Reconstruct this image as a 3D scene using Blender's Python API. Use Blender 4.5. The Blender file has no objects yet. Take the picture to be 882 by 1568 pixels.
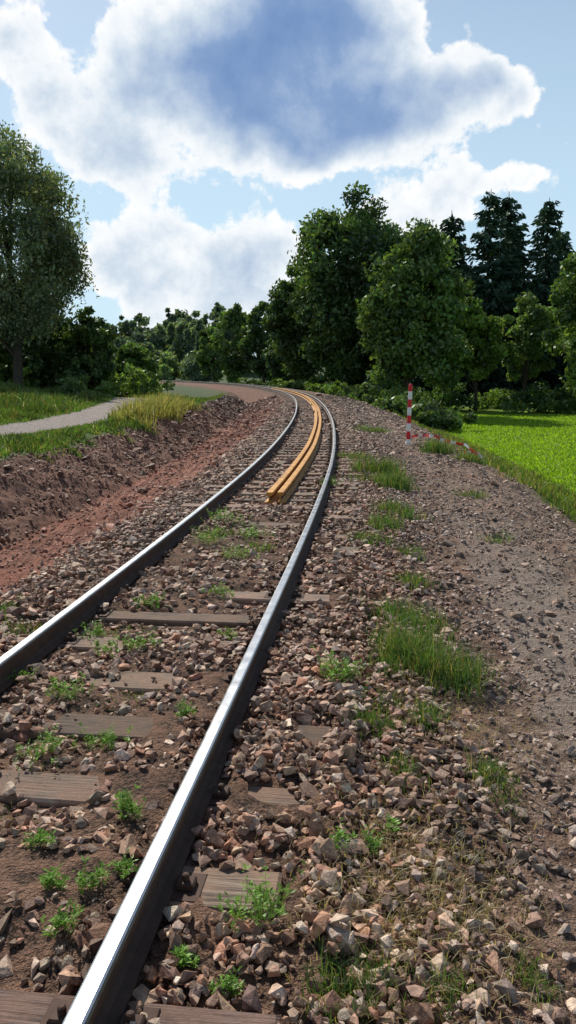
import bpy, bmesh, math, numpy as np
from mathutils import Vector
R=np.random.default_rng(7)
scene=bpy.context.scene
scene.view_settings.view_transform='Standard'
scene.view_settings.look='None'
scene.view_settings.exposure=0
# ------------------------------------------------------------ helpers
def hsh(ix,iy,seed):
    n=(ix.astype(np.int64)*374761393+iy.astype(np.int64)*668265263+seed*974634777)&0xffffffff
    n=((n^(n>>13))*1274126177)&0xffffffff
    return ((n^(n>>16))&0xffffff)/float(0xffffff)
def vnoise(x,y,seed=0):
    x=np.asarray(x,float);y=np.asarray(y,float)
    ix=np.floor(x);iy=np.floor(y);fx=x-ix;fy=y-iy
    fx=fx*fx*(3-2*fx);fy=fy*fy*(3-2*fy)
    a=hsh(ix,iy,seed);b=hsh(ix+1,iy,seed);c=hsh(ix,iy+1,seed);d=hsh(ix+1,iy+1,seed)
    return (a*(1-fx)+b*fx)*(1-fy)+(c*(1-fx)+d*fx)*fy
def fbm(x,y,seed=0,oct=4):
    s=0;a=.5
    for i in range(oct):
        s=s+a*vnoise(x*2**i,y*2**i,seed+i*17);a*=.5
    return s/(1-.5**oct)
def sstep(a,b,x):
    t=np.clip((np.asarray(x,float)-a)/(b-a),0,1);return t*t*(3-2*t)
def make_mesh(name,V,F,mats,col=None,midx=None,flat=False):
    V=np.ascontiguousarray(V,np.float32);F=np.ascontiguousarray(F,np.int32)
    me=bpy.data.meshes.new(name)
    me.vertices.add(len(V));me.vertices.foreach_set('co',V.ravel())
    me.loops.add(F.size);me.loops.foreach_set('vertex_index',F.ravel())
    me.polygons.add(len(F));me.polygons.foreach_set('loop_start',np.arange(len(F),dtype=np.int32)*F.shape[1])
    for m in mats: me.materials.append(m)
    if midx is not None: me.polygons.foreach_set('material_index',np.ascontiguousarray(midx,np.int32))
    me.update(calc_edges=True)
    if col is not None:
        c=np.ones((len(V),4),np.float32);c[:,:3]=col
        me.attributes.new('col','FLOAT_COLOR','POINT').data.foreach_set('color',c.ravel())
    if flat: me.shade_flat()
    ob=bpy.data.objects.new(name,me);scene.collection.objects.link(ob)
    return ob
def empty(name,loc=(0,0,0)):
    e=bpy.data.objects.new(name,None);scene.collection.objects.link(e);e.location=loc;return e
# ------------------------------------------------------------ track line
ys=np.arange(-20,700,.25)
sl=np.interp(ys,[-20,0,7,12,20,33,50,80,120,250,700],[.14,.125,.113,.098,.062,.030,-.002,-.088,-.22,-.66,-.75])
xs=np.concatenate([[0],np.cumsum((sl[1:]+sl[:-1])*.5*.25)])
xs=xs-np.interp(4.74,ys,xs)-1.0
def xc(y): return np.interp(y,ys,xs)
def slp(y): return np.interp(y,ys,sl)
def toff(x,y): return (x-xc(y))/np.sqrt(1+slp(y)**2)
PP=np.array([[-40,-6],[-14,14],[-10.5,19],[-8.7,23],[-7.9,28],[-7.9,35],[-8.8,45],[-10.6,55],[-14.5,64],[-22,74],[-40,85],[-80,100]],float)
def pathdist(x,y):
    d=np.full(np.shape(x),1e9)
    for a,b in zip(PP[:-1],PP[1:]):
        ab=b-a;L=ab@ab
        u=np.clip(((x-a[0])*ab[0]+(y-a[1])*ab[1])/L,0,1)
        d=np.minimum(d,np.hypot(x-a[0]-u*ab[0],y-a[1]-u*ab[1]))
    return d
# places where sleepers lie bare of stones
EX=[(-1.15,3.35,.3),(-1.0,4.02,.28),(-1.35,2.75,.2),(-.9,4.68,.2),(-.75,6.02,.45),(-.08,2.74,.24),(.16,4.0,.12),(-.2,2.12,.25),(-1.4,5.4,.2)]
def expo(x,y):
    e=0
    for a,b,r in EX: e=np.maximum(e,np.exp(-(((x-a)/r)**2+((y-b)/(r+.05))**2)**1.5))
    return e
PT=[-60,-20,-12,-7,-6.4,-6.0,-5.6,-4.75,-4.3,-3.95,-3.3,-2.6,-2.1,-1.7,-1.3,1.4,1.8,2.6,3.4,4.0,4.4,5.2,6.2,7.2,60]
PZ=[.3,.2,.05,.0,-.03,-.12,-.32,-.82,-1.0,-.98,-.72,-.5,-.36,-.25,-.2,-.2,-.22,-.29,-.31,-.36,-.47,-.85,-1.25,-1.35,-1.4]
def H(x,y,fine=True):
    t=toff(x,y)
    tw=t+(fbm(x*.8,y*.8,3,3)-.5)*.45*sstep(1.9,2.6,np.abs(t))+(fbm(x*.35,y*.35,8,2)-.5)*.9*sstep(4.4,5.2,-t)*(1-sstep(7,9,-t))
    z=np.interp(tw,PT,PZ)
    z=z+1.25*np.exp(-(((x+23)/8.5)**2+((y-43)/11)**2))
    z=z+.2*(fbm(x*.06,y*.06,9,3)-.5)*sstep(7,20,np.abs(t))
    z=z-1.0*sstep(50,85,y)*sstep(4.8,8,-t)
    z=z+9*sstep(225,330,y)*sstep(12,70,np.abs(t))
    if fine:
        am=sstep(1.6,2.4,np.abs(t))*(1-sstep(4.6,7,t))*(1-sstep(5.3,6.5,-t))
        z=z+am*((fbm(x*4,y*4,21,4)-.5)*.15)
        rut=sstep(2.1,2.5,-t)*(1-sstep(3.8,4.2,-t))
        z=z+rut*(vnoise(t*4.5+x*.2,y*.3,45)-.5)*.15
        bank=sstep(4.1,4.6,-t)*(1-sstep(5.9,6.5,-t))
        z=z+bank*((fbm(x*2.2,y*1.4,33,5)-.5)*.36+(vnoise(t*5+x*.3,y*.35,44)-.5)*.10)
        bur=sstep(.44,.58,fbm(x*1.05+7,y*1.05,141,3))*(1-sstep(9,13,y))*(np.abs(t)<1.45)*(1-expo(x,y))
        bur=bur*np.where(np.abs(np.abs(t)-.7525)<.11,.5,1)
        z=z+.060*bur-.02*(fbm(x*2,y*2,5,2)-.5)*(np.abs(t)<1.6)
    return z
# ------------------------------------------------------------ node helpers
class G:
    def __init__(s,nt): s.nt=nt
    def n(s,t,**k):
        nd=s.nt.nodes.new(t)
        for a,b in k.items(): setattr(nd,a,b)
        return nd
    def put(s,sock,v):
        if isinstance(v,bpy.types.NodeSocket): s.nt.links.new(v,sock)
        elif isinstance(v,(tuple,list)) and len(v)==3 and sock.type=='RGBA': sock.default_value=(*v,1)
        else: sock.default_value=v
    def m(s,op,a,b=0,c=0,clamp=False):
        nd=s.n('ShaderNodeMath',operation=op,use_clamp=clamp)
        for i,v in enumerate((a,b,c)): s.put(nd.inputs[i],v)
        return nd.outputs[0]
    def ss(s,a,b,x):
        nd=s.n('ShaderNodeMapRange',interpolation_type='SMOOTHSTEP')
        s.put(nd.inputs[0],x);nd.inputs[1].default_value=a;nd.inputs[2].default_value=b
        return nd.outputs[0]
    def mix(s,f,a,b,bt='MIX'):
        nd=s.n('ShaderNodeMix',data_type='RGBA',blend_type=bt)
        s.put(nd.inputs[0],f);s.put(nd.inputs[6],a);s.put(nd.inputs[7],b)
        return nd.outputs[2]
    def noise(s,vec,scale,detail=4,rough=.55,out=0):
        nd=s.n('ShaderNodeTexNoise')
        if vec is not None: s.put(nd.inputs['Vector'],vec)
        nd.inputs['Scale'].default_value=scale;nd.inputs['Detail'].default_value=detail;nd.inputs['Roughness'].default_value=rough
        return nd.outputs[out]
    def ramp(s,f,stops):
        nd=s.n('ShaderNodeValToRGB');e=nd.color_ramp.elements
        while len(e)<len(stops): e.new(.5)
        for i,(p,c) in enumerate(stops):
            e[i].position=p;e[i].color=(*c,1)
        s.put(nd.inputs[0],f);return nd.outputs[0]
    def attr(s,name,o='Fac'): return s.n('ShaderNodeAttribute',attribute_name=name).outputs[o]
    def pos(s): return s.n('ShaderNodeNewGeometry').outputs['Position']
    def bump(s,h,strength=.5,dist=.02):
        nd=s.n('ShaderNodeBump');nd.inputs['Strength'].default_value=strength;nd.inputs['Distance'].default_value=dist
        s.put(nd.inputs['Height'],h);return nd.outputs[0]
    def pbr(s,col,rough=.9,metal=0,normal=None,spec=.3):
        p=s.n('ShaderNodeBsdfPrincipled');s.put(p.inputs['Base Color'],col);s.put(p.inputs['Roughness'],rough)
        s.put(p.inputs['Metallic'],metal);p.inputs['Specular IOR Level'].default_value=spec
        if normal is not None: s.put(p.inputs['Normal'],normal)
        o=s.n('ShaderNodeOutputMaterial');s.nt.links.new(p.outputs[0],o.inputs[0]);return p
def newmat(name):
    m=bpy.data.materials.new(name);m.use_nodes=True;m.node_tree.nodes.clear();return m,G(m.node_tree)
M_rock,g=newmat('ballast_stone')
p=g.pos();c=g.mix(g.ss(.3,.75,g.noise(p,45,3,.7)),(.55,.50,.48),(1.3,1.25,1.2))
c=g.mix(1,g.attr('col','Color'),c,'MULTIPLY')
c=g.mix(g.m('MULTIPLY',g.ss(.5,.68,g.noise(p,6,4,.6)),.5),c,(.26,.155,.10))
g.pbr(c,.72,0,g.bump(g.noise(p,90,2,.7),.6,.006),.45)
def leafmat(name,trans=.35,gloss=.04):
    m,g=newmat(name);c=g.attr('col','Color')
    d=g.n('ShaderNodeBsdfDiffuse');g.put(d.inputs[0],c)
    t=g.n('ShaderNodeBsdfTranslucent');g.put(t.inputs[0],g.mix(1,c,(1.5,1.6,.7),'MULTIPLY'))
    x=g.n('ShaderNodeMixShader');x.inputs[0].default_value=trans
    g.nt.links.new(d.outputs[0],x.inputs[1]);g.nt.links.new(t.outputs[0],x.inputs[2])
    gl=g.n('ShaderNodeBsdfGlossy');gl.inputs['Roughness'].default_value=.45;gl.inputs[0].default_value=(.7,.8,.7,1)
    x2=g.n('ShaderNodeMixShader');x2.inputs[0].default_value=gloss
    g.nt.links.new(x.outputs[0],x2.inputs[1]);g.nt.links.new(gl.outputs[0],x2.inputs[2])
    o=g.n('ShaderNodeOutputMaterial');g.nt.links.new(x2.outputs[0],o.inputs[0]);return m
M_leaf=leafmat('foliage_leaves',.33,.05);M_grass=leafmat('grass_blades',.4,.03);M_need=leafmat('conifer_needles',.12)
M_bark,g=newmat('tree_bark')
g.pbr(g.mix(g.noise(g.pos(),6,3),(.03,.024,.018),(.10,.08,.06)),.95)
M_wood,g=newmat('weathered_sleeper_wood')
mp=g.n('ShaderNodeMapping');tc=g.n('ShaderNodeUVMap',uv_map='UVMap');g.put(mp.inputs[0],tc.outputs[0]);mp.inputs['Scale'].default_value=(1.5,40,1)
gr=g.noise(mp.outputs[0],2.2,6,.65)
c=g.ramp(gr,[(.3,(.035,.025,.02)),(.46,(.15,.11,.085)),(.58,(.28,.215,.17)),(.75,(.42,.34,.28))])
dust=g.ss(.40,.60,g.noise(g.pos(),4,5,.65))
c=g.mix(g.m('MULTIPLY',dust,.8),c,g.mix(g.noise(g.pos(),40,3,.7),(.18,.11,.075),(.40,.26,.185)))
c=g.mix(1,c,g.attr('col','Color'),'MULTIPLY')
g.pbr(c,.8,0,g.bump(gr,.9,.012),.3)
M_steel,g=newmat('polished_rail_head')
nz=g.noise(g.pos(),9,3)
g.pbr(g.mix(nz,(.50,.49,.47),(.70,.70,.70)),g.m('ADD',.20,g.m('MULTIPLY',nz,.2)),1)
M_steel2,g=newmat('worn_rail_shoulder')
g.pbr(g.mix(g.noise(g.pos(),20,3),(.10,.085,.08),(.22,.2,.19)),.45,.8)
M_rust,g=newmat('rusty_rail_side')
nz=g.noise(g.pos(),14,5,.65)
g.pbr(g.mix(nz,(.022,.014,.011),(.12,.066,.045)),.75,.1,g.bump(g.noise(g.pos(),70,3),.5,.004))
M_yel,g=newmat('orange_rusted_steel')
nz=g.noise(g.pos(),7,5,.65)
g.pbr(g.mix(g.ss(.35,.7,nz),(.38,.16,.03),(.72,.37,.07)),.6,.0,g.bump(g.noise(g.pos(),60,3),.3,.004))
M_yel2,g=newmat('shaded_rusted_web')  # shade of groove and right side put into a darker rust colour
g.pbr(g.mix(g.noise(g.pos(),7,4,.65),(.06,.024,.01),(.18,.07,.02)),.8,.0)
# ------------------------------------------------------------ ground
def axis(fine_lo,fine_hi,st,lo,hi,gr=1.12):
    a=list(np.arange(fine_lo,fine_hi,st));s=st
    while a[-1]<hi: s*=gr;a.append(a[-1]+s)
    s=st;b=[fine_lo]
    while b[-1]>lo: s*=gr;b.append(b[-1]-s)
    return np.array(b[::-1][:-1]+a)
ty=axis(1,16,.06,-1500,3500,1.03);tt=axis(-7,7,.06,-2500,2500,1.07)
Tg,Yg=np.meshgrid(tt,ty)
Xg=xc(Yg)+Tg*np.sqrt(1+slp(Yg)**2)
Zg=H(Xg,Yg)
V=np.stack([Xg,Yg,Zg],-1).reshape(-1,3)
ny,nx=Tg.shape;i=np.arange(ny*nx).reshape(ny,nx)
F=np.stack([i[:-1,:-1],i[:-1,1:],i[1:,1:],i[1:,:-1]],-1).reshape(-1,4)
M_gr,g=newmat('ground_earth_and_grass')
p=g.pos();t0=g.attr('tt');pd=g.attr('pd')
n1=g.noise(p,1.3,4,.6);n2=g.noise(p,9,5,.65);n3=g.noise(p,55,3,.7);n4=g.noise(p,.25,2)
t=g.m('ADD',t0,g.m('MULTIPLY',g.m('SUBTRACT',n1,.5),1.0));tf=g.m('ADD',t0,g.m('MULTIPLY',g.m('SUBTRACT',n2,.5),.9))
grass=g.mix(n2,(.04,.08,.014),(.13,.20,.035));grass=g.mix(g.ss(.45,.65,n1),grass,(.10,.15,.03))
cv=g.n('ShaderNodeCombineXYZ');g.put(cv.inputs[0],g.m('MULTIPLY',t0,7));sy=g.n('ShaderNodeSeparateXYZ');g.put(sy.inputs[0],p);g.put(cv.inputs[1],g.m('MULTIPLY',sy.outputs[1],.6))
st=g.noise(cv.outputs[0],1.2,4,.65)
red=g.mix(g.ss(.3,.7,st),(.14,.052,.034),(.50,.24,.165));red=g.mix(g.m('MULTIPLY',g.ss(.45,.7,n1),.6),red,(.40,.15,.095));red=g.mix(g.ss(.56,.74,n2),red,(.12,.055,.038))
bank=g.mix(g.ss(.35,.7,n2),(.12,.058,.04),(.40,.225,.16));bank=g.mix(g.ss(.5,.7,st),bank,(.30,.155,.105))
bal=g.mix(g.ss(.35,.7,n3),(.03,.019,.013),(.24,.15,.105))
bal=g.mix(g.ss(.4,.6,n2),bal,g.mix(n3,(.16,.088,.057),(.37,.22,.15)))
dirt=g.mix(g.ss(.3,.7,n2),(.13,.082,.058),(.41,.295,.22));dirt=g.mix(g.ss(.5,.7,n1),dirt,(.39,.225,.155));dirt=g.mix(g.ss(.55,.75,n3),dirt,(.50,.39,.31));dirt=g.mix(g.m('MULTIPLY',g.ss(.50,.68,st),.6),dirt,(.14,.09,.068))
rt=g.m('MULTIPLY',g.m('SUBTRACT',1,g.ss(.25,.6,g.m('ABSOLUTE',g.m('SUBTRACT',tf,3.0)))),g.m('SUBTRACT',1,g.ss(7,14,sy.outputs[1])))
dirt=g.mix(g.m('MULTIPLY',rt,.6),dirt,g.mix(st,(.25,.20,.165),(.48,.41,.35)))
field=g.mix(g.ss(.3,.7,g.noise(p,5,5,.75)),(.14,.24,.014),(.25,.40,.03));field=g.mix(g.m('MULTIPLY',g.ss(.4,.7,n4),.5),field,(.28,.40,.035))
c=g.mix(g.ss(-6.3,-5.9,t),grass,bank)
c=g.mix(g.ss(-4.5,-4.2,tf),c,red)
c=g.mix(g.ss(-2.1,-1.5,tf),c,bal)
c=g.mix(g.ss(1.9,2.7,tf),c,dirt)
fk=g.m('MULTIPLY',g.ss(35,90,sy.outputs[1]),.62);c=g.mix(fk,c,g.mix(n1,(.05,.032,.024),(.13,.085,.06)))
c=g.mix(g.ss(4.4,5.3,t),c,grass)
c=g.mix(g.ss(5.7,6.4,t),c,field)
pm=g.m('SUBTRACT',1,g.ss(1.05,1.5,g.m('ADD',pd,g.m('MULTIPLY',g.m('SUBTRACT',n1,.5),.8))))
c=g.mix(pm,c,g.mix(g.ss(.3,.7,n2),(.26,.21,.18),(.48,.42,.38)))
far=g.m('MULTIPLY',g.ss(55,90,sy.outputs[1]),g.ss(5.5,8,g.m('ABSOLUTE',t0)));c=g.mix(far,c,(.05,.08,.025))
hh=g.m('ADD',g.m('MULTIPLY',n2,1.0),g.m('MULTIPLY',n3,.6))
g.pbr(c,.9,0,g.bump(hh,1,.1),.2)
ground=make_mesh('ground',V,F,[M_gr])
for nm,arr in (('tt',Tg.ravel()),('pd',np.minimum(pathdist(Xg,Yg),50).ravel())):
    ground.data.attributes.new(nm,'FLOAT','POINT').data.foreach_set('value',arr.astype(np.float32))
# ------------------------------------------------------------ rails
track=empty('railway_track')
def sweep(name,tofs,y0,y1,prof,mats,midx,zb,parent=None):
    n=len(prof);yy=[y0]
    while yy[-1]<y1: yy.append(yy[-1]+(.5 if yy[-1]<60 else 2))
    yy=np.array(yy);s=slp(yy);k=np.sqrt(1+s*s);nxv=1/k;nyv=-s/k
    tof=tofs(yy) if callable(tofs) else tofs
    cx=xc(yy)+nxv*tof;cy=yy+nyv*tof
    P=np.array(prof)
    V=np.stack([cx[:,None]+nxv[:,None]*P[None,:,0],cy[:,None]+nyv[:,None]*P[None,:,0],np.full((len(yy),1),zb)+P[None,:,1]],-1).reshape(-1,3)
    i=np.arange(len(yy)*n).reshape(len(yy),n);j=np.roll(i,-1,1)
    F=np.stack([i[:-1],i[1:],j[1:],j[:-1]],-1).reshape(-1,4)
    mi=np.tile(np.array(midx),len(yy)-1)
    fl=[tuple(f) for f in F.tolist()]+[tuple(range(n)),tuple(range(n*(len(yy)-1),n*len(yy)))[::-1]]
    me=bpy.data.meshes.new(name);me.from_pydata(V.tolist(),[],fl)
    for m in mats: me.materials.append(m)
    for pl,k2 in zip(me.polygons,list(mi)+[midx[-1]]*2): pl.material_index=int(k2)
    me.update();ob=bpy.data.objects.new(name,me);scene.collection.objects.link(ob)
    if parent: ob.parent=parent
    return ob
prof=[(.035,-.014),(.030,-.004),(.022,0),(-.022,0),(-.030,-.004),(-.035,-.014),(-.035,-.038),(-.010,-.05),(-.009,-.12),(-.03,-.135),(-.067,-.145),(-.067,-.156),(.067,-.156),(.067,-.145),(.03,-.135),(.009,-.12),(.010,-.05),(.035,-.038)]
mi=[2,0,0,0,2]+[1]*13
sweep('left_rail',-.7525,-4,420,prof,[M_steel,M_rust,M_steel2],mi,0,parent=track)
sweep('right_rail',.7525,-4,420,prof,[M_steel,M_rust,M_steel2],mi,0,parent=track)
spare=empty('spare_rail_pair')
prof2=[(.047,-.008),(.042,0),(-.042,0),(-.047,-.008),(-.045,-.045),(-.012,-.058),(-.011,-.125),(-.03,-.14),(-.075,-.150),(-.075,-.165),(.075,-.165),(.075,-.150),(.03,-.14),(.011,-.125),(.012,-.058),(.045,-.045)]
mi2=[0]*5+[1]+[0]*7+[1,1,0]
zb=-.163+.168
f1=lambda y:np.interp(y,[11,20,40,90],[-.02,.10,.18,.20]);f2=lambda y:f1(y)+.153
sweep('rail_bar_1',f1,11.5,98,prof2,[M_yel,M_yel2],mi2,zb,parent=spare)
sweep('rail_bar_2',f2,11.56,97,prof2,[M_yel,M_yel2],mi2,zb-.004,parent=spare)
# ------------------------------------------------------------ sleepers
SY=np.array([.82+.65*k for k in range(-4,620)]);SY=SY[SY<390]
def box(cx,cy,cz,ux,uy,hl,hw,hz,bev=.012):
    vx,vy=-uy,ux
    L=[]
    for (l,w,z) in ((hl,hw,-hz),(hl,hw,hz-bev),(hl-bev,hw-bev,hz)):
        for a,b in ((-1,-1),(1,-1),(1,1),(-1,1)):
            L.append((cx+ux*l*a+vx*w*b,cy+uy*l*a+vy*w*b,cz+z))
    F=[]
    for r in (0,4):
        for k in range(4): F.append((r+k,r+(k+1)%4,r+4+(k+1)%4,r+4+k))
    F.append((8,9,10,11));return L,F
sv=[];sf=[];sc=[];suv=[]
for k,y in enumerate(SY):
    s=float(slp(y));kk=math.hypot(1,s);an=R.normal(0,.022)
    ux,uy=1/kk,-s/kk;ux,uy=ux*math.cos(an)-uy*math.sin(an),ux*math.sin(an)+uy*math.cos(an)
    o=R.normal(0,.04);hl=1.3+R.normal(0,.03);hw=.125+R.normal(0,.008)
    L,Fb=box(float(xc(y))+ux*o,y+uy*o,-.227+R.normal(0,.003),ux,uy,hl,hw,.065)
    b=len(sv);sv+=L;sf+=[tuple(q+b for q in f) for f in Fb]
    v=R.uniform(.5,1.1);sc+=[(v,v*R.uniform(.93,1),v*R.uniform(.88,1))]*12
    loc=[(-hl,-hw),(hl,-hw),(hl,hw),(-hl,hw)]*3
    off=R.uniform(0,50,2)
    for f in Fb: suv+=[(loc[q][0]+off[0],loc[q][1]+off[1]) for q in f]
sl_ob=make_mesh('sleepers',np.array(sv),np.array(sf),[M_wood],np.array(sc),flat=True);sl_ob.parent=track
uvl=sl_ob.data.uv_layers.new(name='UVMap');uvl.data.foreach_set('uv',np.array(suv,np.float32).ravel())
pv=[];pf=[]
def addbox(*a,**k):
    L,Fb=box(*a,**k);b=len(pv);pv.extend(L);pf.extend([tuple(q+b for q in f) for f in Fb])
def addcyl(cx,cy,z0,z1,r,n=8):
    b=len(pv)
    for z,rr in ((z0,r),(z1,r),(z1+.004,r*.6)):
        for a in range(n): pv.append((cx+rr*math.cos(a*2*math.pi/n),cy+rr*math.sin(a*2*math.pi/n),z))
    for ring in (0,n):
        for a in range(n): pf.append((b+ring+a,b+ring+(a+1)%n,b+ring+n+(a+1)%n,b+ring+n+a))
    pf.append(tuple(b+2*n+a for a in range(n)))
for y in SY[SY<45]:
    s=float(slp(y));kk=math.hypot(1,s);ux,uy=1/kk,-s/kk
    for tr in (-.7525,.7525):
        cx,cy=float(xc(y))+ux*tr,y+uy*tr
        addbox(cx,cy,-.159,ux,uy,.17,.085,.0045,bev=.003)
        for sd in (-1,1):
            bx,by=cx+ux*.105*sd,cy+uy*.105*sd
            addbox(bx,by,-.140,ux,uy,.036,.03,.012,bev=.006)
            addcyl(bx,by,-.128,-.105,.014)
me=bpy.data.meshes.new('rail_fastenings');me.from_pydata(pv,[],pf);me.materials.append(M_rust);me.validate()
o=bpy.data.objects.new('rail_fastenings',me);scene.collection.objects.link(o);o.parent=track
# ------------------------------------------------------------ rocks
hulls=[]
for k in range(16):
    bm=bmesh.new();fl=R.uniform(.45,.8)
    for q in range(11):
        v=R.normal(size=3);v/=np.linalg.norm(v);v*=R.uniform(.8,1.05)*np.array([1,R.uniform(.6,.85),fl])
        bm.verts.new(v)
    bmesh.ops.convex_hull(bm,input=bm.verts[:])
    bmesh.ops.delete(bm,geom=[v for v in bm.verts if not v.link_faces],context='VERTS')
    bmesh.ops.triangulate(bm,faces=bm.faces[:]);bm.normal_update();bm.verts.index_update()
    hulls.append((np.array([v.co[:] for v in bm.verts]),np.array([[v.index for v in f.verts] for f in bm.faces])));bm.free()
def rotm(n):
    q=R.normal(size=(n,4));q/=np.linalg.norm(q,axis=1)[:,None];w,x,y,z=q.T
    return np.stack([1-2*(y*y+z*z),2*(x*y-z*w),2*(x*z+y*w),2*(x*y+z*w),1-2*(x*x+z*z),2*(y*z-x*w),2*(x*z-y*w),2*(y*z+x*w),1-2*(x*x+y*y)],-1).reshape(n,3,3)
def rocks(name,P,S,C):
    n=len(P);kind=R.integers(0,len(hulls),n);VV=[];FF=[];CC=[];b=0
    for k,(hv,hf) in enumerate(hulls):
        id=np.where(kind==k)[0]
        if len(id)==0: continue
        rm=rotm(len(id));v=np.einsum('nij,vj->nvi',rm,hv)*S[id][:,None,None];v[:,:,2]*=.8
        v=v+P[id][:,None,:]
        VV.append(v.reshape(-1,3));FF.append((hf[None]+(np.arange(len(id))*len(hv))[:,None,None]+b).reshape(-1,3))
        CC.append(np.repeat(C[id],len(hv),0));b+=len(id)*len(hv)
    return make_mesh(name,np.concatenate(VV),np.concatenate(FF),[M_rock],np.concatenate(CC),flat=True)
def inview(x,y,m=.6): return np.abs(x)<.42*(y+.3)+m
def palette(n,base):
    pal=np.array(base);k=R.integers(0,len(pal),n);c=pal[k]*R.uniform(.5,1.3,(n,1))*R.uniform(.95,1.05,(n,3));return np.clip(c,0,.75)
BP=[(.42,.27,.185),(.47,.325,.23),(.34,.22,.155),(.56,.42,.315),(.28,.175,.12),(.45,.24,.15),(.41,.315,.24),(.19,.115,.085),(.60,.48,.38),(.35,.19,.12)]
Pl=[];Sl=[]
for (y0,y1,dens,sz) in ((1.0,6,820,.028),(6,13,500,.032),(13,26,200,.042),(26,50,65,.06)):
    tl,tr=-2.4,4.5;n=int((y1-y0)*(tr-tl)*dens)
    y=R.uniform(y0,y1,n);t=R.uniform(tl,tr,n);x=xc(y)+t
    k=inview(x,y)
    j=np.round((y+slp(y)*t-.82)/.65);dy=np.abs(y+slp(y)*t-.82-.65*j)
    onsl=(dy<.135)&(np.abs(t)<1.3)
    cov=vnoise(x*1.9+j*7.3,j*3.1,55);f2_=vnoise(x*5,y*5,56)
    far=sstep(8,12,y)
    pk=np.where(onsl,np.where(np.abs(t)<.62,(cov+.25*(f2_-.5)>.42)*.88,(cov+.25*(f2_-.5)>.3)*.97)*(1-far*.75),1.0)
    ex=expo(x,y);pk=pk*np.where(onsl,1-np.clip(ex*1.6,0,.96),1)
    pk=np.where(np.abs(np.abs(t)-.7525)<.085,0,pk)
    pk=pk*np.where(t>1.9,np.interp(t,[1.9,2.6,3.4,4.5],[1,.55,.4,.25])*np.interp(fbm(x*.9,y*.9,77,3),[.3,.65],[.3,1.6]),1)
    pk=pk*np.where(t<-1.5,np.interp(-t,[1.5,2.2],[1,.08]),1)
    inner=(np.abs(t)<.65)&~onsl
    pk=pk*np.where(inner,np.interp(fbm(x*1.6,y*1.6,88,3),[.42,.60],[1,.4]),1)
    k&=R.random(n)<pk
    x=x[k];y=y[k];t=t[k];on=onsl[k]
    s=sz*np.exp(R.normal(0,.42,len(x)));s=np.clip(s,.35*sz,2.3*sz)
    s=s*np.interp(t,[1.7,2.8],[1,.6])
    z=H(x,y)+R.uniform(-.014,.020,len(x));z=np.where(on,np.maximum(z,-.163+s*.4),z)
    z=np.where((np.abs(t)>.84)&(np.abs(t)<2.)&~on,z+.03*R.random(len(x)),z)
    Pl.append(np.stack([x,y,z],1));Sl.append(s)
P=np.concatenate(Pl);S=np.concatenate(Sl);C=palette(len(P),BP)
tn=fbm(P[:,0]*.8,P[:,1]*.8,91,3)[:,None];C=C*(1+.6*(tn-.5))
tp=toff(P[:,0],P[:,1]);gy=.7*sstep(1.5,2.6,tp)[:,None];C=C*(1-gy)+gy*(C.mean(1)[:,None]*np.array([1.15,.97,.85]))
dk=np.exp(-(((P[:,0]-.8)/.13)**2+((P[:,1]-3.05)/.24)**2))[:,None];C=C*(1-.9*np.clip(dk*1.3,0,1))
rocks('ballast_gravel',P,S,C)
print('rocks',len(P))
n=78000;y=1.3+R.random(n)**.8*70;t=np.where(R.random(n)<.65,R.uniform(-6.2,-1.7,n),R.uniform(1.9,4.9,n));x=xc(y)+t
k=inview(x,y)&(fbm(x*1.3,y*1.3,12,3)>.36);x=x[k];y=y[k];t=t[k]
s=np.exp(R.normal(0,.55,len(x)))*.015*(1+y*.03)*np.where(t<-4.2,1.3,1)
C=np.where((t<-4.3)[:,None],np.array([[.28,.16,.11]]),np.where((t<0)[:,None],np.array([[.40,.19,.125]]),np.array([[.42,.30,.225]])))*R.uniform(.4,1.25,(len(x),1))
C=C*(1-.4*sstep(35,70,y))[:,None]
rocks('earth_clods',np.stack([x,y,H(x,y)+s*.2],1),s,C)
# ------------------------------------------------------------ grass blades
def blades(name,x,y,h,w,lean,C,zf=None):
    n=len(x);z=H(x,y)-.01 if zf is None else zf
    a=R.uniform(0,2*np.pi,n);b=R.uniform(0,2*np.pi,n);L=lean*h*R.random(n)
    wx,wy=np.cos(a)*w/2,np.sin(a)*w/2;lx,ly=np.cos(b)*L,np.sin(b)*L
    def pt(sx,f,hz,ww): return np.stack([x+wx*sx*ww+lx*f,y+wy*sx*ww+ly*f,z+h*hz],1)
    V=np.stack([pt(-1,0,0,1),pt(1,0,0,1),pt(-1,.28,.55,.75),pt(1,.28,.55,.75),pt(.15,1,1-.25*np.clip(L/h,0,1),1),pt(-.15,1,1-.25*np.clip(L/h,0,1),1)],1)
    b0=np.arange(n)[:,None,None]*6
    F=(np.array([[0,1,3,2],[2,3,4,5]])[None]+b0).reshape(-1,4)
    return make_mesh(name,V.reshape(-1,3),F,[M_grass],np.repeat(C,6,0))
def gcol(n,a,b,dry=.15):
    u=R.random((n,1));c=np.array(a)*(1-u)+np.array(b)*u
    d=R.random(n)<dry;c[d]=np.array([.28,.22,.09])*R.uniform(.6,1.2,(d.sum(),1));return c*R.uniform(.7,1.25,(n,1))
n=140000;y=14+R.random(n)**1.3*75;x=-.4*y-1+R.random(n)*(.4*y+1);t=toff(x,y);pd=pathdist(x,y)
edge=(fbm(x,y,4,3)-.5)*2.2+(fbm(x*.35,y*.35,8,2)-.5)*.9
k=(t+edge<-5.95)&(pd>1.35+.5*(fbm(x*2,y*2,6,2)-.5));x=x[k];y=y[k];t=t[k];pd=pd[k];n=len(x)
hf=fbm(x*.35,y*.35,14,3)
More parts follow.
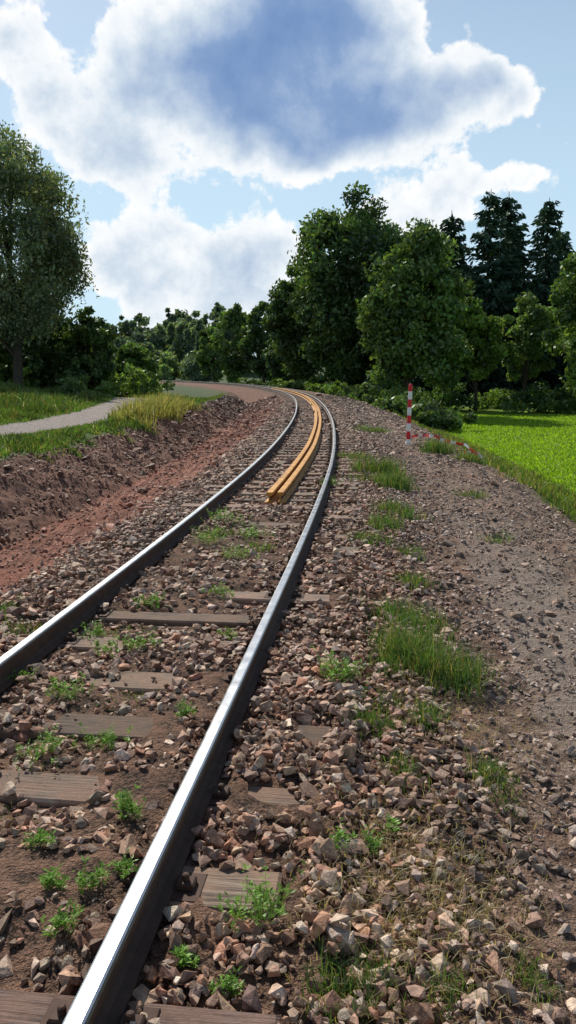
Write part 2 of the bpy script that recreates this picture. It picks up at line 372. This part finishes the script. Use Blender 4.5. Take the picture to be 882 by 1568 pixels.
tall=sstep(26,30,y)*(1-sstep(37,43,y))*sstep(5.2,5.7,-t)*(1-sstep(6.9,7.6,-t))
near=1-sstep(1.4,2.6,pd)
h=(.08+.42*hf*R.random(n))*(1-.5*near)*(1-.6*sstep(40,52,y)*sstep(-12,-8,t))*(.55+.45*sstep(6,7.2,-t))+tall*R.uniform(.3,.9,n)
weedy=sstep(.47,.6,fbm(x*.9,y*.9,171,3));h=h*(1+.9*weedy*(t<-8.5))
patch=fbm(x*.5,y*.5,151,3)[:,None]
C=gcol(n,(.06,.12,.022),(.16,.24,.055),.14)*(.45+1.05*patch)*(1-.35*weedy[:,None]);m=tall>.4;C[m]=gcol(m.sum(),(.19,.22,.06),(.34,.30,.12),.35)
fw=(R.random(n)<.015)&(h>.2);C[fw]=np.array([.5,.5,.42])
blades('meadow_grass',x,y,h,.018+.0008*y,.9,C)
n=40000;y=7+R.random(n)**1.2*60;t=R.uniform(3.9,6.8,n);x=xc(y)+t
k=inview(x,y)&(R.random(n)<sstep(4.6,5.7,t+(fbm(x*.9,y*.9,61,3)-.5)*3.6));x=x[k];y=y[k];n=len(x)
blades('embankment_grass',x,y,R.uniform(.05,.26,n)*(.4+fbm(x,y,5,2)),.012+.0007*y,.8,gcol(n,(.05,.10,.02),(.14,.20,.04),.3))
n=70000;y=10+R.random(n)**1.5*50;x=xc(y)+6+R.random(n)*(.42*y);k=inview(x,y,1);x=x[k];y=y[k];n=len(x)
blades('field_crop',x,y,R.uniform(.05,.13,n),.025+.0012*y,.9,gcol(n,(.16,.27,.015),(.29,.43,.03),.01))
T=[(.75,5.42,.24,440,.24),(.86,5.2,.22,480,.29),(1.01,4.82,.22,440,.22),(.92,5.05,.16,260,.32),(.68,5.0,.15,180,.17),(1.03,6.0,.24,280,.2),(.85,6.3,.26,220,.18),(1.75,15.2,.4,460,.42),(1.92,13.5,.35,460,.42),(1.6,14.4,.35,220,.24),
(1.34,10,.3,340,.26),(1.5,11,.3,280,.25),(.97,8.9,.28,240,.19),(1.3,8.3,.2,130,.16),(.47,4.16,.15,240,.13),(.6,4.35,.13,140,.11),(.74,4.25,.13,150,.15),(.54,3.59,.12,160,.1),(.97,3.65,.14,180,.12),(1.05,3.5,.12,120,.1),
(.78,2.31,.07,130,.08),(.21,2.18,.13,260,.1),(.32,2.25,.12,200,.1),(.5,2.15,.12,200,.08),(3.9,20.5,.45,500,.45),(4.4,19,.4,300,.3),(-.8,9.2,.2,140,.12),(-.3,8.4,.16,110,.1),(-2.1,5.6,.25,200,.12),(-2.3,6.4,.25,200,.12),(1.6,18,.4,220,.28),(1.2,7.2,.2,160,.16),(.57,2.5,.09,90,.07),(3.0,27,.5,200,.3),(2.6,9.5,.2,90,.12),(3.1,13,.3,120,.15),(-1.25,3.3,.2,100,.05),(-.9,4.6,.25,130,.05),(-1.2,5.6,.3,180,.06)]
X=[];Y=[];Hh=[]
for a,b,r,c,h in T:
    c=int(c*1.6)
    for sub in range(3):
        cc=c//3;ax,ay=a+R.normal(0,r*.35),b+R.normal(0,r*.45)
        X.append(ax+R.normal(0,r*.36,cc));Y.append(ay+R.normal(0,r*.45,cc));Hh.append(h*R.uniform(.7,1.15)*R.uniform(.25,1.1,cc))
X=np.concatenate(X);Y=np.concatenate(Y);Hh=np.concatenate(Hh)
blades('grass_tufts',X,Y,Hh,.0028+.0006*Y,1.0,gcol(len(X),(.045,.095,.028),(.13,.21,.05),.17))
n=2600;X=R.normal(.5,.22,n);Y=R.normal(2.7,.33,n)
X=np.concatenate([X,R.normal(.95,.3,900)]);Y=np.concatenate([Y,R.normal(4.4,.5,900)]);n=len(X)
blades('dry_grass',X,Y,R.uniform(.02,.05,n),.004,2.8,gcol(n,(.26,.19,.11),(.42,.34,.2),.3),zf=H(X,Y)+.015)
W=[(-.117,2.47,.10,.17),(-.09,2.6,.06,.1),(-.68,3.11,.09,.11),(-1.26,3.72,.14,.11),(-.96,3.83,.12,.1),(-1.32,4.4,.15,.12),(-1.0,5.22,.15,.13),(-1.23,5.2,.14,.1),(-.89,8.64,.25,.2),(-.77,9.98,.25,.2),(.28,4.7,.13,.17),(.36,4.62,.1,.13),(-.765,2.41,.05,.08),(-.73,2.64,.06,.09),(-.62,2.72,.04,.06),
(.335,2.97,.04,.08),(.21,2.9,.04,.07),(-.54,7.88,.2,.16),(-.57,4.1,.05,.08),(-.876,2.63,.05,.06),(-1.0,2.9,.05,.06),(-.2,2.2,.04,.06),(-.33,2.3,.03,.05),(-.45,5.6,.08,.07),(-.3,4.55,.05,.05),(-1.7,4.7,.1,.08),(.7,13.4,.2,.2),(-1.15,6.3,.15,.1),(-.6,6.6,.12,.1),(.45,3.1,.03,.06),(-1.45,5.6,.12,.12),(-.42,8.9,.2,.15)]
def diamonds(c,a,b):
    V=np.stack([c-a,c+b,c+a,c-b],1).reshape(-1,3);return V,np.arange(len(V)).reshape(-1,4)
Vs=[];Cs=[]
for a,b,r,h in W:
    ns=int(14+r*120)
    for q in range(ns):
        bx,by=a+R.normal(0,r*.45),b+R.normal(0,r*.45);bz=float(H(np.array([bx]),np.array([by]))[0])
        hh=h*R.uniform(.45,1.05);d=R.normal(0,.35,2);nl=int(7+hh*45)
        f=np.sort(R.uniform(.15,1,nl));c0=np.stack([bx+d[0]*hh*f,by+d[1]*hh*f,bz+hh*f],1)
        an=R.uniform(0,6.28,nl)+np.arange(nl)*2.4;L=R.uniform(.008,.015,nl)*(1+b*.03)
        dr=np.stack([np.cos(an),np.sin(an),R.uniform(.1,.9,nl)],1);dr/=np.linalg.norm(dr,axis=1)[:,None]
        sd=np.stack([-np.sin(an),np.cos(an),R.normal(0,.2,nl)],1)
        v,_=diamonds(c0+dr*L[:,None],dr*L[:,None],sd*(L*.33)[:,None]);Vs.append(v)
        col=np.array([.15,.28,.04])*R.uniform(.6,1.4);Cs.append(np.tile(col,(len(v),1)))
        st_=np.array([[bx,by,bz]]);en=c0[-1:];v,_=diamonds((st_+en)/2,(en-st_)/2,np.array([[.0015,0,0]]));Vs.append(v);Cs.append(np.tile(np.array([.12,.15,.03]),(4,1)))
V=np.concatenate(Vs);make_mesh('leafy_weeds',V,np.arange(len(V)).reshape(-1,4),[M_grass],np.concatenate(Cs))
# ------------------------------------------------------------ trees
def tube(p0,p1,r0,r1,n=7,seg=4,bend=.0):
    p0=np.array(p0,float);p1=np.array(p1,float);d=p1-p0;L=np.linalg.norm(d)+1e-9;u=np.cross(d,[.3,.9,.1]);u/=np.linalg.norm(u)+1e-9;w=np.cross(d/L,u)
    bn=R.normal(0,bend*L,3);V=[]
    for k in range(seg+1):
        f=k/seg;c=p0+d*f+bn*math.sin(f*math.pi);r=r0+(r1-r0)*f
        for a in range(n):
            an=a*2*math.pi/n;V.append(c+(u*math.cos(an)+w*math.sin(an))*r)
    i=np.arange((seg+1)*n).reshape(seg+1,n);j=np.roll(i,-1,1)
    return np.array(V),np.stack([i[:-1],j[:-1],j[1:],i[1:]],-1).reshape(-1,4)
def leafcloud(cen,rad,per,size,col,squash=.8,droop=0.,wid=None):
    n=len(cen)*per;ci=np.repeat(np.arange(len(cen)),per)
    d=R.normal(size=(n,3));d/=np.linalg.norm(d,axis=1)[:,None]
    rr=rad[ci]*(.4+.85*R.random(n)**.8);off=d*rr[:,None];off[:,2]*=squash
    off[:,2]-=droop*R.random(n)*rad[ci]
    c=cen[ci]+off
    a=R.normal(size=(n,3));a+=np.array([0,0,-.8*(droop>0)]);a/=np.linalg.norm(a,axis=1)[:,None]
    nn=d+R.normal(0,.7,(n,3));b=np.cross(nn,a);b/=np.linalg.norm(b,axis=1)[:,None]+1e-9
    s=size*R.uniform(.5,1.25,n);wd=wid or (.55 if droop==0 else .42)
    V,F=diamonds(c,a*s[:,None],b*(s*wd)[:,None])
    cc=np.array(col)[None]*(R.uniform(.5,1.5,len(cen))[ci])[:,None]*R.uniform(.65,1.35,(n,1));cc[:,0]*=R.uniform(.8,1.3,n)
    return V,F,np.repeat(cc,4,0)
def assemble(name,parts,M):
    V=[];F=[];C=[];I=[];b=0
    for (v,f,c,m) in parts:
        V.append(v);F.append(f+b);C.append(c if c is not None else np.full((len(v),3),.1));I.append(np.full(len(f),m));b+=len(v)
    return make_mesh(name,np.concatenate(V),np.concatenate(F),M,np.concatenate(C),np.concatenate(I))
def decid(name,x,y,h,r,col,base=.12,ncl=70,per=230,size=.26,squash=.8,droop=0,lobes=7,gap=.35,trunk=None,top=.5,cr=(.10,.25)):
    z=float(H(np.array([x]),np.array([y]),False)[0])
    parts=[];z0=z+h*base;cz=(z0+z+h)/2;rz=(z+h-z0)/2
    lob=R.normal(size=(lobes,3));lob/=np.linalg.norm(lob,axis=1)[:,None];la=R.uniform(-.34,.24,lobes)
    d=R.normal(size=(ncl,3));d/=np.linalg.norm(d,axis=1)[:,None]
    mod=1+(np.exp(-((d[:,None]-lob[None])**2).sum(-1)*1.8)*la[None]).sum(1)
    rr=(gap+(1-gap)*R.random(ncl)**.45)*np.clip(mod,.6,1.13)*R.uniform(.93,1.07,ncl)
    cen=d*rr[:,None]*np.array([r*.88,r*.88,rz*.9])
    zr=cen[:,2]/rz;tap=np.where(zr>0,1-.25*zr**2*top*2,1-.2*zr**2);cen[:,:2]*=tap[:,None]
    cen+=np.array([x,y,cz])
    rad=r*R.uniform(cr[0],cr[1],ncl)
    tr=trunk or max(.12,h*.018)
    v,f=tube((x,y,z-.3),(x+R.normal(0,.2),y,z0+rz*1.2),tr,tr*.35,9,8,.02);parts.append((v,f,None,1))
    for q in R.choice(ncl,min(ncl,22),replace=False):
        s=np.array([x,y,z0+rz*R.uniform(-.05,.8)]);v,f=tube(s,cen[q],tr*.38,tr*.06,5,4,.06);parts.append((v,f,None,1))
    v,f,c=leafcloud(cen,rad,per,size,col,squash,droop);parts.append((v,f,c,0))
    return assemble(name,parts,[M_leaf,M_bark])
def conifer(name,x,y,h,r,col=(.034,.064,.038),per=32,size=.42):
    z=float(H(np.array([x]),np.array([y]),False)[0]);parts=[]
    v,f=tube((x,y,z-.3),(x,y,z+h),h*.014,.03,8,6);parts.append((v,f,None,1))
    Vc=[];Cc=[];nt=int(h*2.0)
    for k in range(nt):
        fz=.06+.93*k/nt;nb=int(9-3*fz)
        for q in range(nb):
            an=R.uniform(0,6.28);L=r*(1-fz)**.62*R.uniform(.5,1.25)+.3;zz=z+h*(fz+R.uniform(-.015,.015))
            pp=int(per*(.3+L/r));s=R.random(pp)**.7
            ca,sa=math.cos(an),math.sin(an);dz=-.36*L*s+.30*L*s**3
            side=R.normal(0,.14,pp)*L*(1.1-s*.7)
            c=np.stack([x+ca*L*s-sa*side,y+sa*L*s+ca*side,zz+dz-np.abs(R.normal(0,.2,pp))*1.3],1)
            a=np.stack([ca+R.normal(0,.5,pp),sa+R.normal(0,.5,pp),R.normal(-.5,.4,pp)],1);a/=np.linalg.norm(a,axis=1)[:,None]
            b=np.cross(a,R.normal(size=(pp,3)));b/=np.linalg.norm(b,axis=1)[:,None]
            ss=size*R.uniform(.5,1.2,pp)
            v,_=diamonds(c,a*ss[:,None],b*(ss*.34)[:,None]);Vc.append(v);Cc.append(np.repeat(np.array(col)[None]*R.uniform(.6,1.5)*R.uniform(.8,1.2,(pp,1)),4,0))
    V=np.concatenate(Vc);parts.append((V,np.arange(len(V)).reshape(-1,4),np.concatenate(Cc),0))
    return assemble(name,parts,[M_need,M_bark])
DG=(.068,.115,.032);MG=(.09,.15,.037);LG=(.16,.25,.05);SG=(.13,.165,.09)
decid('oak_tree',8.2,110,27.8,9.2,DG,.03,270,170,.34)
decid('oak_tree',2.2,120,20.5,5.9,DG,.02,150,160,.34)
decid('oak_tree',14.5,104,21,6.5,DG,.03,120,150,.36)
decid('linden_tree',8.9,60,14.4,4.6,MG,.03,230,170,.2)
decid('linden_tree',13.2,68,11.0,3.8,MG,.05,110,150,.23)
decid('maple_tree',15.6,66,9.2,2.5,LG,.15,80,130,.2)
decid('maple_tree',19.6,66,9.0,2.5,(.13,.2,.06),.22,80,130,.2)
decid('linden_tree',22.5,58,12.8,3.9,MG,.08,140,150,.21)
decid('linden_tree',29,60,14,5,MG,.08,80,160,.28)
decid('linden_tree',38,66,16,6,MG,.08,80,160,.3)
for (px,py,hh,rr) in ((14.6,88,19.3,4.4),(17.8,90,20.5,4.6),(21.0,86,21.8,5.0),(23.4,88,22,5.0),(27.4,87,21.2,5.0),(30,91,19.0,4.6),(33,84,16,4.4),(19.4,95,18.5,4.6),(25.6,94,20,4.8),(37.5,86,20,4.4)):
    conifer('spruce_tree',px,py,hh,rr)
decid('ash_tree',-11.2,178,18,5.6,MG,.02,90,150,.42);decid('ash_tree',-5.0,168,18.3,5.2,DG,.02,90,150,.42);decid('ash_tree',-.5,150,13,4.6,DG,.02,70,140,.42)
decid('ash_tree',-19,205,15,5,MG,.02,60,150,.45)
decid('willow_tree',-21.0,62,20.2,8.6,SG,.14,270,220,.19,droop=.9,gap=.25,lobes=12,trunk=.42,cr=(.07,.20))
decid('willow_tree',-28.5,66,17,6.5,SG,.12,90,220,.25,droop=.8,trunk=.4)
for (px,py,hh,rr,cc) in ((-20.5,70,7.6,3.0,DG),(-16.8,68,7.8,2.8,DG),(-24,72,8,3,DG),(-14.2,75,5.8,2.3,MG),(-30,72,8,3.5,DG)):
    decid('alder_tree',px,py,hh,rr,cc,.03,90,130,.2)
def shrubs(name,pts,per=150,size=.15,cols=(MG,LG,DG)):
    ps=[]
    for (x,y,h,r) in pts:
        z=float(H(np.array([x]),np.array([y]),False)[0]);n=12
        cen=np.stack([x+R.normal(0,r*.55,n),y+R.normal(0,r*.55,n),z+h*R.uniform(.1,.85,n)],1)
        v,f,c=leafcloud(cen,r*R.uniform(.22,.42,n),per,size,cols[R.integers(len(cols))]);ps.append((v,f,c,0))
    return assemble(name,ps,[M_leaf])
pts=[(R.uniform(-27,-12.5),R.uniform(66,78),R.uniform(1.6,3.2),R.uniform(1.0,1.8)) for _ in range(24)]
shrubs('hedge_shrubs',pts,85,.17)
pts=[(-11.5,50,1.3,.8),(-12.6,47,1.3,.8),(-13.6,53,1.6,1.0)];pts=[p for p in pts if pathdist(p[0],p[1])>1.8]
shrubs('roadside_bushes',pts,90,.1,(LG,SG,MG))
pts=[(R.uniform(10,45),R.uniform(60,72),R.uniform(1,2.4),R.uniform(1.0,1.9)) for _ in range(34)]+[(float(xc(y))+R.uniform(5.2,7.5),y,R.uniform(.8,2.),R.uniform(.8,1.5)) for y in R.uniform(42,150,46)]
shrubs('undergrowth',pts,85,.17,(DG,MG,DG,LG))
def mass(name,pts,per,size,cols):
    ps=[]
    for (x,y,h,r,con) in pts:
        z=float(H(np.array([x]),np.array([y]),False)[0])
        n=18 if not con else 12
        fz=R.uniform(.05,.93,n);w=(np.sqrt(np.clip(1-(fz*2-1)**2,0,1)) if not con else (1-fz))*r
        an=R.uniform(0,6.28,n);q=R.random(n)**.5*.75
        cen=np.stack([x+np.cos(an)*w*q,y+np.sin(an)*w*q,z+h*fz],1);rad=np.maximum(w*R.uniform(.3,.55,n),.5)
        v,f,c=leafcloud(cen,rad,per,size,cols[R.integers(len(cols))],.9);ps.append((v,f,c,0))
    return assemble(name,ps,[M_leaf])
pts=[(R.uniform(10,75),R.uniform(98,125),R.uniform(12,17),R.uniform(3.5,5),0) for _ in range(44)]
pts+=[(R.uniform(2,40),R.uniform(128,150),R.uniform(11,15),R.uniform(3.5,5),0) for _ in range(16)]
mass('background_woodland',pts,100,.6,(DG,(.05,.09,.03)))
pts=[]
for _ in range(190):
    y=R.uniform(275,350);x=R.uniform(-.52*y,-.075*y);f=(y-275)/75
    con=R.random()<.35;pts.append((x,y,R.uniform(12,18)+f*5+(2 if con else 0),R.uniform(4,6.5)*(.75 if con else 1),con))
for _ in range(60):
    y=R.uniform(260,400);x=R.uniform(-.07*y,.9*y);pts.append((x,y,R.uniform(13,19),R.uniform(4,6),0))
mass('distant_forest',pts,60,1.15,((.13,.18,.115),(.11,.155,.105),(.15,.20,.115)))  # distance haze put into the paler, greyer leaf colours
pts=[(R.uniform(-.30*y,-.08*y),y,R.uniform(5,11),R.uniform(3,5),0) for y in R.uniform(255,272,22)]
pts+=[(x,y,h,r,0) for x,y,h,r in ((-35,125,8,4),(-40,130,9,4),(-33,100,5,3),(-45,150,10,5),(-52,170,10,5))]
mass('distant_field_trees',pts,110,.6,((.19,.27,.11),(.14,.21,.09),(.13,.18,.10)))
# ------------------------------------------------------------ marker post
M_post,g=newmat('red_white_post_paint')
sp=g.n('ShaderNodeSeparateXYZ');g.put(sp.inputs[0],g.n('ShaderNodeTexCoord').outputs['Object'])
st=g.m('GREATER_THAN',g.m('FRACT',g.m('DIVIDE',g.m('ADD',sp.outputs[2],.1),.46)),.5)
cc=g.mix(st,(.74,.72,.70),(.60,.025,.03));cc=g.mix(g.m('MULTIPLY',g.ss(.55,.75,g.noise(g.pos(),12,5)),.35),cc,(.2,.15,.12))
g.pbr(cc,.5)
px,py=3.5,23.0;pz=float(H(np.array([px]),np.array([py]))[0])
bm=bmesh.new()
for z0,z1,r1,r2 in ((-.1,1.68,.058,.058),(1.68,1.73,.058,.03),(-.02,.05,.11,.075)):
    r=bmesh.ops.create_cone(bm,cap_ends=True,segments=16,radius1=r1,radius2=r2,depth=z1-z0)
    bmesh.ops.translate(bm,verts=r['verts'],vec=(0,0,(z0+z1)/2))
me=bpy.data.meshes.new('red_white_marker_post');bm.to_mesh(me);bm.free();me.materials.append(M_post)
o=bpy.data.objects.new('red_white_marker_post',me);o.location=(px,py,pz);scene.collection.objects.link(o);o.rotation_euler=(0,.02,0)
M_tape,g=newmat('barrier_tape_plastic')
sp=g.n('ShaderNodeSeparateXYZ');g.put(sp.inputs[0],g.pos())
g.pbr(g.mix(g.m('GREATER_THAN',g.m('FRACT',g.m('MULTIPLY',sp.outputs[0],4)),.4),(.75,.73,.7),(.62,.05,.04)),.4)
TP=np.array([[3.56,23,.16],[3.8,22.7,.22],[4.1,22.2,.28],[4.5,21.8,.16],[4.8,21.2,.24],[5.1,20.6,.1],[4.7,21.0,.08]]);vv=[];ff=[]
for k in range(61):
    f=k/10;a=min(int(f),5);u=f-a;c=TP[a]*(1-u)+TP[a+1]*u;z=float(H(c[:1],c[1:2])[0])+c[2]
    tw=math.sin(k*.5)*.03;vv+=[(c[0],c[1]-tw,z+.01),(c[0],c[1]+tw,z+.085)]
ff=[(2*k,2*k+2,2*k+3,2*k+1) for k in range(60)]
make_mesh('barrier_tape',np.array(vv),np.array(ff),[M_tape])
# ------------------------------------------------------------ light
AZ,EL=math.radians(-24),math.radians(44)
S=Vector((math.sin(AZ)*math.cos(EL),math.cos(AZ)*math.cos(EL),math.sin(EL)))
ld=bpy.data.lights.new('sun','SUN');ld.energy=5.0;ld.angle=math.radians(.5);ld.color=(1,.94,.84)
lo=bpy.data.objects.new('sun',ld);scene.collection.objects.link(lo);lo.rotation_euler=S.to_track_quat('Z','Y').to_euler();lo.location=(-20,30,50)
w=bpy.data.worlds.new('World');scene.world=w;w.use_nodes=True;w.node_tree.nodes.clear();g=G(w.node_tree)
sky=g.n('ShaderNodeTexSky',sky_type='NISHITA');sky.sun_disc=False;sky.sun_elevation=EL;sky.sun_rotation=AZ%(2*math.pi);sky.air_density=1.0;sky.dust_density=.6
dirv=g.n('ShaderNodeTexCoord').outputs['Generated'];sp=g.n('ShaderNodeSeparateXYZ');g.put(sp.inputs[0],dirv)
az=g.m('DEGREES',g.m('ARCTAN2',sp.outputs[0],sp.outputs[1]));el=g.m('DEGREES',g.m('ARCSINE',sp.outputs[2]))
wn=g.n('ShaderNodeTexNoise');g.put(wn.inputs['Vector'],dirv);wn.inputs['Scale'].default_value=9;wn.inputs['Detail'].default_value=3
cb=g.n('ShaderNodeCombineXYZ');g.put(cb.inputs[0],az);g.put(cb.inputs[1],el)
va=g.n('ShaderNodeVectorMath',operation='MULTIPLY_ADD');g.put(va.inputs[0],wn.outputs['Color']);va.inputs[1].default_value=(9,6,0);g.put(va.inputs[2],cb.outputs[0])
BL=[(-5.6,18.4,5.4,3.9,2.15),(2.0,21.2,5.5,3.6,1.9),(7.2,16.8,5.2,2.6,1.55),(-.2,15.2,4.8,2.1,1.25),(0,30,11,6,1.3),
(-15.8,17,3.8,3.4,.85),(-19,20.8,2.8,2.2,.6),(-11.8,13.4,3.8,2.0,.8),(-6,8.8,6.2,2.6,.9),(-11.5,6.4,4.5,1.7,.78),(-2,6.4,4,2.4,.85),(-5,3.8,10,1.8,.8),
(12.4,18.8,2.4,1.3,.85),(15.2,16.7,2.0,1.7,.75),(12,12.5,4.2,1.3,.8),(17,12.9,2.5,.9,.65),(9.2,10.4,3.4,1.5,.8),(-40,14,10,5,.8),(36,14,10,5,.8)]
D=None
for a,e,sa,se,am in BL:
    v=g.n('ShaderNodeVectorMath',operation='MULTIPLY_ADD');g.put(v.inputs[0],va.outputs[0]);v.inputs[1].default_value=(1/sa,1/se,0);v.inputs[2].default_value=(-(a+4.5)/sa,-(e+3)/se,0)
    d=g.n('ShaderNodeVectorMath',operation='DOT_PRODUCT');g.put(d.inputs[0],v.outputs[0]);g.put(d.inputs[1],v.outputs[0])
    q=g.m('POWER',.36788,d.outputs['Value']);D=g.m('MULTIPLY_ADD',q,am,D if D is not None else 0)
nf=g.noise(dirv,14,8,.62)
b1=g.m('ABSOLUTE',g.m('SUBTRACT',g.noise(dirv,24,4,.55),.5))
D=g.m('ADD',g.m('MULTIPLY_ADD',g.m('SUBTRACT',nf,.5),1.8,D),g.m('MULTIPLY',g.m('SUBTRACT',b1,.08),1.1))
mask=g.ss(.36,.60,D)
D2=g.m('MULTIPLY_ADD',g.m('SUBTRACT',b1,.08),-1.6,D)
ccol=g.ramp(g.m('DIVIDE',D2,2.9),[(.17,(1.0,1.0,1.0)),(.27,(.86,.90,.95)),(.37,(.63,.72,.83)),(.50,(.42,.53,.71)),(.66,(.23,.35,.59)),(.95,(.11,.22,.48))])
ccol=g.mix(1,ccol,(10.4,10.4,10.3),'MULTIPLY')
haze=g.m('SUBTRACT',1,g.ss(0,40,el));skc=g.mix(g.m('MULTIPLY',haze,.9),sky.outputs[0],(6.0,8.2,9.8))
col=g.mix(g.m('MULTIPLY',mask,.97),skc,ccol)
bg=g.n('ShaderNodeBackground');bg.inputs[1].default_value=.1;g.put(bg.inputs[0],col)
wo=g.n('ShaderNodeOutputWorld');w.node_tree.links.new(bg.outputs[0],wo.inputs[0])
# ------------------------------------------------------------ camera
cd=bpy.data.cameras.new('camera');cd.sensor_fit='VERTICAL';cd.sensor_height=24;cd.lens=12/math.tan(math.radians(33.0));cd.clip_end=6000;cd.clip_start=.05
co=bpy.data.objects.new('camera',cd);scene.collection.objects.link(co);co.location=(0,0,1.74);co.rotation_euler=(math.radians(80),0,0)
scene.camera=co
